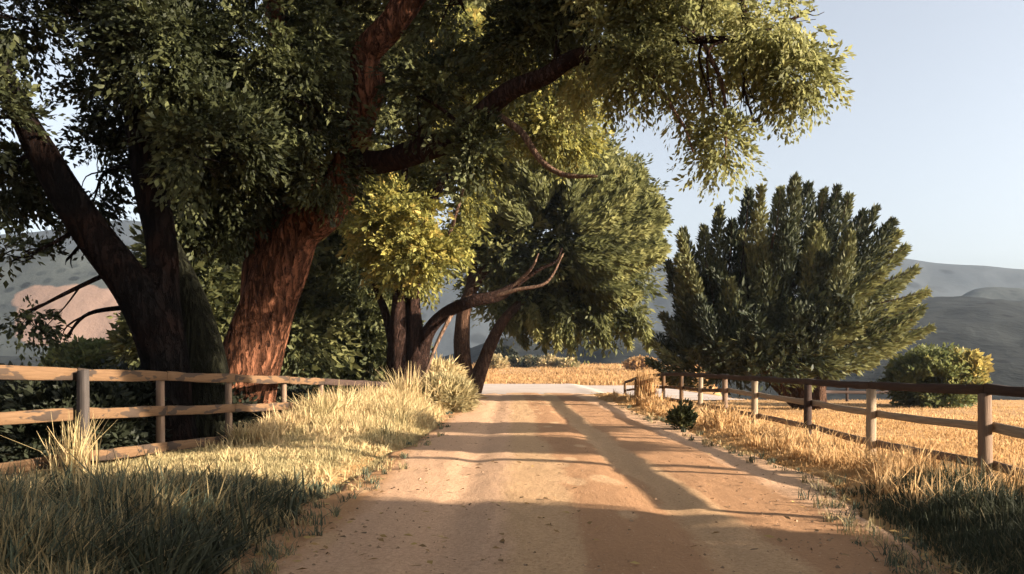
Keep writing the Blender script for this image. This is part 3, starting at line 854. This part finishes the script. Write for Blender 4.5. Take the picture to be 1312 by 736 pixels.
labs = ['black shrub behind the left fence at the edge of the photo', 'wide black shrub below the forking black limbs', 'black shrub behind the fence between the black limbs and mossy stem',
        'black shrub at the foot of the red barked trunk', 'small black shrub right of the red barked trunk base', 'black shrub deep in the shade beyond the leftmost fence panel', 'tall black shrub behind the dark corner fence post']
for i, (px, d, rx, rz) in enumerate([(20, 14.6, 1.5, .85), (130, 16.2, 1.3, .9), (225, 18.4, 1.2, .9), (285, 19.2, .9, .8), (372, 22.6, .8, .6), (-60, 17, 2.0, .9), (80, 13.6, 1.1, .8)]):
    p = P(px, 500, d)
    bush('dark_shrub', labs[i], 'shrub', p[0], d, rx, 1.1, rz, SHRUB_DARK, 1500, 80 + i, 'dark shrubs behind the left fence', lift=.62, gap=.1)  # near-black leaves carry the shade behind the left fence
p = P(1195, 500, 38)
t_ = bush('round_bush', 'round green bush with a yellow shoulder beyond the right fence', 'bush', p[0], 38, 2.0, 1.8, 1.45, GREEN_BUSH, 1300, 95, None, .55, ll=.2, lw=.1, gap=.3, gscale=1.2)
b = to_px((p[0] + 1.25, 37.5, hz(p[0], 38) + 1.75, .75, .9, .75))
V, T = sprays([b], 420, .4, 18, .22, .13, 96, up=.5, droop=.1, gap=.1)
tag(mesh_obj('foliage', V, np.arange(len(V)).reshape(-1, 4), YELLOW_BUSH, t_, tint=T), 'yellow leaves on the right shoulder')
bush('green_plant', 'small dark green bush at the right edge of the dirt road', 'bush', float(road_right(19.5)) - .15, 19.5, .17, .17, .28, OLIVE, 90, 97, None, .3, ll=.14, lw=.05, gap=.0, up=1.4, tbias=-.2)
bush('olive_bush', 'low light olive bush beside the bare earth slope at far left', 'bush', *P(120, 448, 40)[:2], 2.2, 1.2, .9, GREEN_BUSH, 700, 98, None, .5, ll=.3, lw=.14, gap=.0, lift=2.6)

# ------------------------------------------------------------------ fences
def plank(acc, a, b, hgt, thk, seed, sag=.015, n=8, facing=None):
    """board from a to b (centre line), hgt tall, thk thick"""
    r = np.random.default_rng(seed)
    a, b = np.asarray(a, float), np.asarray(b, float)
    L = np.linalg.norm(b - a)
    t = np.linspace(0, 1, n)
    c = a + (b - a) * t[:, None]
    c[:, 2] -= sag * np.sin(t * math.pi)
    ax = (b - a) / L
    up = np.array([0, 0, 1.0])
    sd = np.cross(ax, up)
    sd /= np.linalg.norm(sd)
    up = np.cross(sd, ax)
    j = r.normal(size=(n, 2)) * .006
    bev = min(.012, thk * .25)
    prof = np.array([(-1, -1, 0, bev), (-1, -1, bev, 0), (1, -1, -bev, 0), (1, -1, 0, bev), (1, 1, 0, -bev), (1, 1, -bev, 0), (-1, 1, bev, 0), (-1, 1, 0, -bev)], float)
    V, U = [], []
    off = r.uniform(0, 50)
    for i in range(n):
        for k, (sx, sz, ox, oz) in enumerate(prof):
            zz = sz * hgt / 2 + oz + (j[i, 0] if sz > 0 else j[i, 1])
            V.append(c[i] + sd * (sx * thk / 2 + ox) + up * zz)
            U.append((t[i] * L + off, zz + (0 if sx > 0 else .5)))
    m = 8
    Q = [[i * m + k, i * m + (k + 1) % m, (i + 1) * m + (k + 1) % m, (i + 1) * m + k] for i in range(n - 1) for k in range(m)]
    for base in (0, (n - 1) * m):
        Q += [[base, base + 1, base + 2, base + 3], [base, base + 3, base + 4, base + 7], [base + 4, base + 5, base + 6, base + 7]]
    acc.add(V, Q, U)


def post(acc, x, y, z0, z1, w, dpt, seed, yaw=0.0):
    r = np.random.default_rng(seed)
    n = 7
    lean = r.normal(size=2) * .02
    V, U = [], []
    bev = .014
    prof = [(-1, -1, 0, bev), (-1, -1, bev, 0), (1, -1, -bev, 0), (1, -1, 0, bev), (1, 1, 0, -bev), (1, 1, -bev, 0), (-1, 1, bev, 0), (-1, 1, 0, -bev)]
    off = r.uniform(0, 50)
    for i in range(n):
        t = i / (n - 1)
        s = 1 - .10 * t + r.normal() * .012
        for (sx, sy, ox, oy) in prof:
            lx, ly = sx * w / 2 * s + ox, sy * dpt / 2 * s + oy
            gx, gy = lx * math.cos(yaw) - ly * math.sin(yaw), lx * math.sin(yaw) + ly * math.cos(yaw)
            V.append((x + lean[0] * t + gx, y + lean[1] * t + gy, z0 + (z1 - z0) * t + (.015 * sx if i == n - 1 else 0)))
            U.append((t * (z1 - z0) + off, lx + ly + .3 * sy))
    m = 8
    Q = [[i * m + k, i * m + (k + 1) % m, (i + 1) * m + (k + 1) % m, (i + 1) * m + k] for i in range(n - 1) for k in range(m)]
    b = (n - 1) * m
    Q += [[b, b + 1, b + 2, b + 3], [b, b + 3, b + 4, b + 7], [b + 4, b + 5, b + 6, b + 7]]
    acc.add(V, Q, U)


def interp_path(pts, y):
    a = np.array(pts, float)
    return np.array([np.interp(y, a[:, 1], a[:, k]) for k in range(a.shape[1])])


# left fence: posts (px, depth, y of top rail centre, mid rail, bottom rail)
LF = [(-150, 9.4, 470, 543, 624), (98, 11.5, 480, 530, 586), (213, 14.2, 482, 526, 573), (300, 16.4, 485, 523, 561), (370, 18.9, 487, 520, 552), (415, 21.6, 489, 516, 545), (468, 25.0, 491, 514, 539), (508, 28.3, 493, 513, 534)]
tF = thing('rail_fence', 'weathered tan three rail fence along the left side of the dirt road', 'fence', P(98, 600, 11.5))
pts = [(*P(px, a, d)[:2], P(px, a, d)[2], P(px, b, d)[2], P(px, c, d)[2]) for px, d, a, b, c in LF]
yawL = math.atan2(pts[-1][1] - pts[1][1], pts[-1][0] - pts[1][0]) - math.pi / 2
nrm = np.array([math.cos(yawL), math.sin(yawL)])            # towards the road
for i, (x, y, a, b, c) in enumerate(pts):
    acc = Acc()
    w = .15 if i in (1, 7) else .12
    s = .115 if i in (1, 7) else -.11
    post(acc, x + nrm[0] * s, y + nrm[1] * s, hz(x, y) - .35, a + (.06 if i in (1, 7) else .03), w, .13, 300 + i, yawL)
    o = acc.build('post', WOOD_POST if i not in (1, 7) else WOOD_SHADED, tF, False)
for k, hh in ((2, .185), (3, .18), (4, .18)):
    for i in range(len(pts) - 1):
        if k == 4 and i > 4:
            continue
        A_, B_ = pts[i], pts[i + 1]
        acc = Acc()
        a3, b3 = np.array([A_[0], A_[1], A_[k]]), np.array([B_[0], B_[1], B_[k]])
        ax = (b3 - a3) / np.linalg.norm(b3 - a3)
        plank(acc, a3 + ax * .004, b3 - ax * .004, hh * (1 - .015 * i), .045, 320 + 10 * k + i, .012)
        acc.build('rail', WOOD_TAN if not (i >= 5 and k == 2) else WOOD_DARK, tF, False)

# right fence: (px, depth, top rail y, mid rail y, bottom rail y)
RF = [(1560, 7.9, 511, 600, 676), (1272, 11.4, 499, 548, 596), (1122, 15.0, 494, 530, 568), (1040, 18.4, 489, 516, 547), (971, 22.0, 485, 506, 533), (933, 25.4, 483, 500, 525), (900, 28.8, 481, 500, 519), (876, 32.2, 479.5, 497, 514),
      (853, 36.0, 479.5, 496, 511), (833, 40, 481.5, 496, 509), (817, 44, 485, 498, 508), (803, 48, 490, 500, 508)]
RF = [(px, d * .9, a, b, c) for px, d, a, b, c in RF]
tG = thing('rail_fence', 'dark topped three rail fence along the field on the right', 'fence', P(1122, 600, 13.5))
pts = [(*P(px, a, d)[:2], P(px, a, d)[2], P(px, b, d)[2], P(px, c, d)[2]) for px, d, a, b, c in RF]
for i, (x, y, a, b, c) in enumerate(pts):
    acc = Acc()
    far = i >= 7
    post(acc, x - .09, y, min(hz(x, y), c - .3) - .25, a - .05, .14, .14, 400 + i, .05)
    acc.build('post', (WOOD_GREY, WOOD_POST, WOOD_GREY, WOOD_DARK)[i % 4] if not far else WOOD_TAN, tG, False)
for k, hh in ((2, .125), (3, .12), (4, .12)):
    for i in range(len(pts) - 1):
        A_, B_ = pts[i], pts[i + 1]
        acc = Acc()
        sx = -.08 if k == 2 else .01
        a3, b3 = np.array([A_[0] + sx, A_[1], A_[k]]), np.array([B_[0] + sx, B_[1], B_[k]])
        ax = (b3 - a3) / np.linalg.norm(b3 - a3)
        plank(acc, a3 + ax * .004, b3 - ax * .004, hh, .09 if k == 2 else .045, 420 + 20 * k + i, .012)
        mt = WOOD_DARK if k == 2 else (WOOD_GREY if k == 3 else WOOD_POST)
        acc.build('rail', WOOD_TAN if i >= 5 and k > 2 else mt, tG, False)

# low dark fence at the far edge of the field
tH = thing('pasture_fence', 'low dark fence with two thick rails at the far edge of the field', 'fence', (*P(1097, 516, 43)[:2], hz(19, 43)))
p0, p1 = P(1055, 500, 43.0), P(1148, 502, 43.6)
for f, hh in ((.95, .17), (.55, .15)):
    acc = Acc()
    plank(acc, [p0[0], p0[1], hz(p0[0], 43) + f], [p1[0], p1[1], hz(p1[0], 43) + f * .92], hh, .06, 500 + int(f * 10))
    acc.build('rail', WOOD_DARK, tH, False)
for i in range(4):
    q = p0 + (p1 - p0) * (i / 3)
    acc = Acc()
    post(acc, q[0], q[1] + .1, hz(q[0], q[1]) - .2, hz(q[0], q[1]) + 1.08, .13, .13, 510 + i)
    acc.build('post', WOOD_DARK, tH, False)


# ------------------------------------------------------------------ grass
def blades(xy, hts, seed, wid, lean=.35, tint=None, zoff=0.0, face=None):
    r = np.random.default_rng(seed)
    n = len(xy)
    z = height(xy[:, 0], xy[:, 1], False) - .03 + zoff
    az = r.uniform(0, 2 * math.pi, n)
    ln = np.abs(r.normal(size=n)) * lean * hts
    dx, dy = np.cos(az) * ln, np.sin(az) * ln
    fa = r.uniform(0, math.pi, n)
    wx, wy = np.cos(fa) * wid / 2, np.sin(fa) * wid / 2
    V = np.empty((n, 6, 3))
    for i, (t, s) in enumerate(((0, 1.0), (.5, .85), (1.0, .12))):
        cx, cy = xy[:, 0] + dx * t ** 1.8, xy[:, 1] + dy * t ** 1.8
        cz = z + hts * t * (1 - .12 * t * np.minimum(ln / hts, 1.5))
        V[:, i * 2] = np.stack([cx - wx * s, cy - wy * s, cz], 1)
        V[:, i * 2 + 1] = np.stack([cx + wx * s, cy + wy * s, cz], 1)
    b = np.arange(n)[:, None] * 6
    Q = np.concatenate([b + [0, 1, 3, 2], b + [2, 3, 5, 4]])
    return V.reshape(-1, 3), Q, np.repeat(tint, 6)


def scatter(name, n_tuft, per, xfun, yr, hr, mat, seed, wid=.012, lean=.35, spread=.09, tb=.5, tv=.25, ybias=1.6, hfun=None, label=None, tfun=None):
    r = np.random.default_rng(seed)
    u = r.random(n_tuft)
    y = 1 / (1 / yr[0] + (1 / yr[1] - 1 / yr[0]) * u) if ybias else yr[0] + (yr[1] - yr[0]) * u
    lo, hi = xfun(y)
    x = lo + (hi - lo) * r.random(n_tuft)
    ok = hi > lo
    x, y = x[ok], y[ok]
    h = r.uniform(*hr, len(x)) * (.65 + .7 * vnoise(x * .9, y * .9, seed))
    if hfun is not None:
        h = h * hfun(x, y)
    ti = np.clip(tb + r.normal(size=len(x)) * tv + (vnoise(x * .8, y * .8, seed + 9) - .5) * .7, 0, 1)
    if tfun is not None:
        ti = np.clip(ti + tfun(x, y), 0, 1)
    ok = h > .03
    x, y, h, ti = x[ok], y[ok], h[ok], ti[ok]
    X_ = np.repeat(x, per) + r.normal(size=len(x) * per) * spread
    Y_ = np.repeat(y, per) + r.normal(size=len(x) * per) * spread
    H = np.repeat(h, per) * r.uniform(.45, 1.15, len(X_))
    T = np.clip(np.repeat(ti, per) + r.normal(size=len(X_)) * .09, 0, 1)
    ins = np.minimum(X_ - road_left(Y_), road_right(Y_) - X_)
    inroad = (ins > .02 + .2 * np.abs(r.normal(size=len(ins))) ** 2) & (Y_ < LANE_Y1 + .5)
    H = H * np.where(ins > 0, .55, 1)
    X_, Y_, H, T = X_[~inroad], Y_[~inroad], H[~inroad], T[~inroad]
    V, Q, T = blades(np.stack([X_, Y_], 1), H, seed + 1, wid * r.uniform(.6, 1.5, len(X_)) * np.clip(Y_ / 9, .8, 2.5), lean, T)
    return tag(mesh_obj(name, V, Q, mat, tint=T), kind='stuff')


def edge_fade_left(x, y):
    return .35 + .65 * smooth((road_left(y) - x) / .9)


def edge_fade_right(x, y):
    return .14 + .86 * smooth((x - road_right(y)) / 2.1)


scatter('shade_grey_grass', 2700, 24, lambda y: (np.maximum(-6.8, -.75 * y), road_left(y) - .05), (4.4, 10.2), (.28, .50), SHADE_GRASS, 201, .02, .55, .12, .45, .34, hfun=lambda x, y: (.45 + 1.1 * vnoise(x * 1.6, y * 1.6, 5.0)) * edge_fade_left(x, y) * (1 - .55 * smooth((y - 6.3) / 2.5)))
scatter('dry_grass', 5200, 22, lambda y: (fence_x_left(y) - .4, road_left(y) - .02), (9.2, 36), (.36, .6), DRY, 202, .014, .45, .13, .3, .2, hfun=lambda x, y: edge_fade_left(x, y) * (.22 + .95 * smooth((y - 15) / 6.5)), tfun=lambda x, y: .4 * smooth((y - 12) / 8))
scatter('shade_green_grass', 2600, 24, lambda y: (road_right(y) + .3, np.minimum(9.5, .78 * y)), (5.2, 10.0), (.36, .62), SHADE_GREEN_GRASS, 203, .015, .42, .1, .38, .2, hfun=edge_fade_right, tfun=lambda x, y: .5 * smooth((y - 9) / 2.2) + .25 * smooth((x - 5.2) / 2))
scatter('golden_grass', 5200, 16, lambda y: (road_right(y) + .02, 6.8 + 0 * y), (9.2, 46), (.17, .34), DRY_GOLD, 204, .014, .45, .12, .5, .22, hfun=edge_fade_right)
scatter('field_stubble', 12000, 9, lambda y: (6.5 + 0 * y, np.minimum(.75 * y + 1, .22 * y + 24)), (8.5, 52), (.06, .16), DRY_GOLD, 205, .012, .6, .2, .45, .2)
scatter('far_field_grass', 5000, 8, lambda y: (-.35 * y, .25 * y), (72, 170), (.25, .6), DRY_GOLD, 206, .05, .6, .5, .1, .2)

scatter('tall_straw_grass', 420, 16, lambda y: (np.maximum(fence_x_left(y) - .2, -.75 * y), road_left(y) - .2), (5, 30), (.42, .75), DRY, 207, .016, .6, .06, .6, .25, hfun=lambda x, y: .34 + .75 * smooth((y - 14) / 7))
scatter('tall_khaki_grass', 300, 16, lambda y: (np.maximum(-6.5, -.75 * y), road_left(y) - .1), (4.6, 10), (.4, .62), SHADE_GRASS, 208, .026, .6, .06, .6, .3, hfun=lambda x, y: edge_fade_left(x, y) * (1 - .35 * smooth((y - 7) / 2)))
scatter('tall_golden_grass', 330, 14, lambda y: (road_right(y) + .5, 6.6 + 0 * y), (8, 40), (.35, .62), DRY_GOLD, 209, .016, .6, .06, .7, .25)


scatter('fence_line_grass', 360, 18, lambda y: (fence_x_left(y) + .1, fence_x_left(y) + 1.0), (15.5, 29), (.55, .9), DRY, 231, .016, .5, .06, .75, .2, hfun=lambda x, y: .7 + .4 * smooth((y - 15) / 8))
scatter('fence_line_grass', 240, 16, lambda y: (5.5 + 0 * y, 6.5 + 0 * y), (9.0, 38), (.3, .55), DRY_GOLD, 232, .016, .5, .06, .75, .2)
scatter('broad_dark_grass', 320, 12, lambda y: (np.maximum(-5.5, -.75 * y), road_left(y) + .1), (4.8, 9.2), (.36, .6), SHADE_GREEN_GRASS, 233, .03, .7, .07, .2, .12, hfun=lambda x, y: 1 - .35 * smooth((y - 7) / 2))


# loose stones on the road
def stones(name, n, seed):
    r = np.random.default_rng(seed)
    y = 1 / (1 / 5.5 + (1 / 40 - 1 / 5.5) * r.random(n))
    e = r.random(n)
    e = np.where(r.random(n) < .6, np.where(e < .5, e ** 2.2, 1 - (1 - e) ** 2.2), e)
    x = road_left(y) + (road_right(y) - road_left(y)) * e
    sz = .006 + .022 * r.random(n) ** 4
    o = np.array([(1, 0, 0), (0, 1, 0), (-1, 0, 0), (0, -1, 0), (0, 0, .75), (.6, .6, .35)], float)
    a = r.uniform(0, 6.28, n)
    V = o[None] * sz[:, None, None] * r.uniform(.6, 1.3, (n, 6, 1))
    ca, sa = np.cos(a)[:, None], np.sin(a)[:, None]
    V = np.stack([V[..., 0] * ca - V[..., 1] * sa * .8 + x[:, None], V[..., 0] * sa + V[..., 1] * ca * .8 + y[:, None],
                  V[..., 2] + .035 + .03 * np.sin(e * math.pi)[:, None]], -1)
    b = np.arange(n)[:, None] * 6
    Q = np.concatenate([b + [0, 5, 4, 3], b + [5, 1, 2, 4], b + [3, 4, 2, 3]])
    Q = np.concatenate([b + [0, 5, 4, 3], b + [5, 1, 2, 4]])
    return tag(mesh_obj(name, V.reshape(-1, 3), Q, STONE, tint=np.repeat(r.random(n), 6)), kind='stuff')


STONE = leaf_mat('road_stone', [(0, (.18, .11, .065)), (1, (.38, .25, .155))], 0, .9)
stones('gravel', 2200, 240)

def litter(name, n, seed):
    r = np.random.default_rng(seed)
    y = 1 / (1 / 5.5 + (1 / 38 - 1 / 5.5) * r.random(n))
    e = r.random(n) ** 2.6
    x = np.where(r.random(n) < .72, road_left(y) + e * 3.2, road_right(y) - e * 2.0)
    a = r.uniform(0, 6.28, n)
    L, W = r.uniform(.025, .06, n), r.uniform(.012, .03, n)
    z = .05 + .03 * np.clip((x - road_left(y)) / 2, 0, 1)
    dx, dy = np.cos(a), np.sin(a)
    V = np.stack([np.stack([x - dx * L, y - dy * L, z], 1), np.stack([x + dy * W, y - dx * W, z + r.uniform(0, .02, n)], 1),
                  np.stack([x + dx * L, y + dy * L, z + r.uniform(0, .02, n)], 1), np.stack([x - dy * W, y + dx * W, z + r.uniform(0, .015, n)], 1)], 1)
    return tag(mesh_obj(name, V.reshape(-1, 3), np.arange(n * 4).reshape(-1, 4), LITTER, tint=np.repeat(r.random(n), 4)), kind='stuff')


LITTER = leaf_mat('fallen_leaf', [(0, (.10, .06, .03)), (.6, (.26, .15, .06)), (1, (.4, .28, .09))], .1, .8)
litter('fallen_leaves', 500, 250)
for sd_, fn, yr_ in ((251, lambda y: (road_left(y) - .1, road_left(y) + .45), (5.2, 30)), (252, lambda y: (road_right(y) - .45, road_right(y) + .1), (5.2, 30))):
    r_ = np.random.default_rng(sd_)
    yy = 1 / (1 / yr_[0] + (1 / yr_[1] - 1 / yr_[0]) * r_.random(150))
    lo_, hi_ = fn(yy)
    xx = lo_ + (hi_ - lo_) * r_.random(150)
    q_ = np.stack([np.repeat(xx, 14) + r_.normal(size=2100) * .035, np.repeat(yy, 14) + r_.normal(size=2100) * .035], 1)
    V_, Q_, T_ = blades(q_, np.repeat(r_.uniform(.04, .17, 150), 14) * r_.uniform(.5, 1.2, 2100), sd_, .010 * r_.uniform(.7, 1.4, 2100) * np.clip(q_[:, 1] / 9, .8, 2.5), .7, np.clip(np.repeat(r_.random(150), 14) + r_.normal(size=2100) * .1, 0, 1), zoff=.06)
    tag(mesh_obj('road_edge_weeds', V_, Q_, SHADE_GRASS, tint=T_), kind='stuff')

# single tall tufts that stand out
def tuft(name, label, x, y, h, n, mat, seed, wid=.02, spread=.14, lean=.5, group=None, tb=.7):
    r = np.random.default_rng(seed)
    xy = np.stack([x + r.normal(size=n) * spread, y + r.normal(size=n) * spread], 1)
    H = h * r.uniform(.5, 1.1, n)
    V, Q, T = blades(xy, H, seed + 1, wid * r.uniform(.6, 1.5, n), lean, np.clip(tb + r.normal(size=n) * .18, 0, 1))
    me = mesh_obj(name, V, Q, mat, tint=T)
    return tag(me, label, 'grass tuft' if 'grass' in label else 'weed', group)


tuft('straw_tuft', 'tall straw grass tuft in front of the twin stemmed tree', -3.35, 25.5, 1.5, 160, DRY, 210, .03, .22, .5)
tuft('straw_tuft', 'tall straw grass tuft at the foot of the dark left fence post', -6.15, 11.0, .95, 130, DRY, 211, .02, .12, .35)
tuft('straw_tuft', 'upright straw grass tuft leaning on the nearest right fence post', 6.25, 9.5, .85, 130, DRY_GOLD, 212, .02, .13, .4)
tuft('rusty_weed', 'tall rusty orange weed by the far bend of the right fence', 5.3, 31, 1.45, 240, DRY_GOLD, 213, .05, .18, .15, tb=.2)
bush('dry_bush', 'dry tan bush on the bank below the forked brown tree', 'bush', -2.35, 27.5, .75, 1.0, .55, DRY, 900, 214, None, .5, ll=.34, lw=.04, gap=.05, up=1.2, lift=.5, tbias=-.1)
bush('dry_bush', 'taller straw bush beside the end post of the left fence', 'bush', -3.0, 31, .9, 1.1, .75, DRY, 900, 215, None, .55, ll=.36, lw=.04, gap=.05, up=1.2, lift=.6, tbias=.1)

# pale shrubs and a dark hedge at the back of the far field
for i, (px, d, w, h, lab, mt) in enumerate([(632, 128, 2.2, 1.1, 'pale straw shrub on the far field just right of the forked brown tree', DRY),
                                           (706, 132, 1.9, .9, 'pale straw shrub at the middle of the far field edge', DRY),
                                           (728, 130, 1.3, .7, 'smallest pale shrub on the far field edge', DRY),
                                           (822, 120, 2.4, 1.0, 'pink tan shrub on the far field by the end of the right fence', DRY_GOLD),
                                           (670, 136, 3.4, .9, 'grey brown shrub between two pale ones on the far field', SHADE_GREEN_GRASS),
                                           (640, 145, 3.2, 1.4, 'flat dark hedge behind the pale shrubs of the far field', SHRUB_DARK)]):
    bush('far_shrub' if i < 5 else 'hedge', lab, 'shrub' if i < 5 else 'hedge', (px - CX) / F * d, d, w, 1.2, h, mt, 260, 220 + i, 'shrubs at the edge of the far field' if i < 5 else None, .6, ll=.5, lw=.25, gap=.0, lift=.6 if i < 5 else 1.3)

# ------------------------------------------------------------------ light, sky, air, camera
w = bpy.data.worlds.new('World')
scene.world = w
w.use_nodes = True
nt = w.node_tree
nt.nodes.clear()
sky = nt.nodes.new('ShaderNodeTexSky')
sky.sky_type = 'NISHITA'
sky.sun_disc = False
sky.sun_elevation = SUN_EL
sky.sun_rotation = SUN_AZ
sky.altitude = 200
sky.air_density = 1.0
sky.dust_density = 4.5
sky.ozone_density = 2.0
bg = nt.nodes.new('ShaderNodeBackground')
bg.inputs[1].default_value = 0.052
wo = nt.nodes.new('ShaderNodeOutputWorld')
hs = nt.nodes.new('ShaderNodeHueSaturation')
hs.inputs['Saturation'].default_value = 0.42
hs.inputs['Value'].default_value = 1.42
nt.links.new(sky.outputs[0], hs.inputs['Color'])
nt.links.new(hs.outputs[0], bg.inputs[0])
nt.links.new(bg.outputs[0], wo.inputs[0])

sl = bpy.data.lights.new('sun', 'SUN')
sl.energy = 5.0
sl.angle = math.radians(0.5)
sl.color = (1.0, .86, .68)
so = bpy.data.objects.new('sun', sl)
col.objects.link(so)
from mathutils import Vector
sd = Vector((math.sin(SUN_AZ) * math.cos(SUN_EL), math.cos(SUN_AZ) * math.cos(SUN_EL), math.sin(SUN_EL)))
so.rotation_euler = (-sd).to_track_quat('-Z', 'Y').to_euler()
so.location = (40, 0, 30)

cam = bpy.data.cameras.new('camera')
cam.sensor_width = 36
cam.lens = 36 * F / 1312
cam.shift_y = (HY - 368) / 1312
cam.clip_end = 6000
co = bpy.data.objects.new('camera', cam)
co.location = (0, 0, EYE)
co.rotation_euler = (math.radians(90), 0, 0)
col.objects.link(co)
scene.camera = co

# the air: a closed box of pale even haze round the whole scene
HB = (-900, -320, -9.5, 1300, 900, 135)
hv = np.array([(HB[a], HB[b], HB[c]) for a in (0, 3) for b in (1, 4) for c in (2, 5)])
hq = [(0, 1, 3, 2), (4, 6, 7, 5), (0, 4, 5, 1), (2, 3, 7, 6), (0, 2, 6, 4), (1, 5, 7, 3)]
hm, ht = new_mat('haze_air')
pv = ht.n('ShaderNodeVolumePrincipled')
pv.inputs['Color'].default_value = (.66, .80, 1.0, 1)
pv.inputs['Density'].default_value = 0.00015
pv.inputs['Anisotropy'].default_value = 0.2
ht.l(pv.outputs[0], ht.n('ShaderNodeOutputMaterial').inputs['Volume'])
tag(mesh_obj('haze', hv, hq, hm), kind='stuff')

scene.render.engine = 'CYCLES'
scene.cycles.volume_bounces = 0
scene.cycles.max_bounces = 6
scene.cycles.diffuse_bounces = 3
scene.cycles.transmission_bounces = 4
scene.cycles.use_denoising = True
scene.view_settings.view_transform = 'Standard'
scene.view_settings.look = 'None'
scene.view_settings.gamma = 1
scene.view_settings.exposure = 2.1
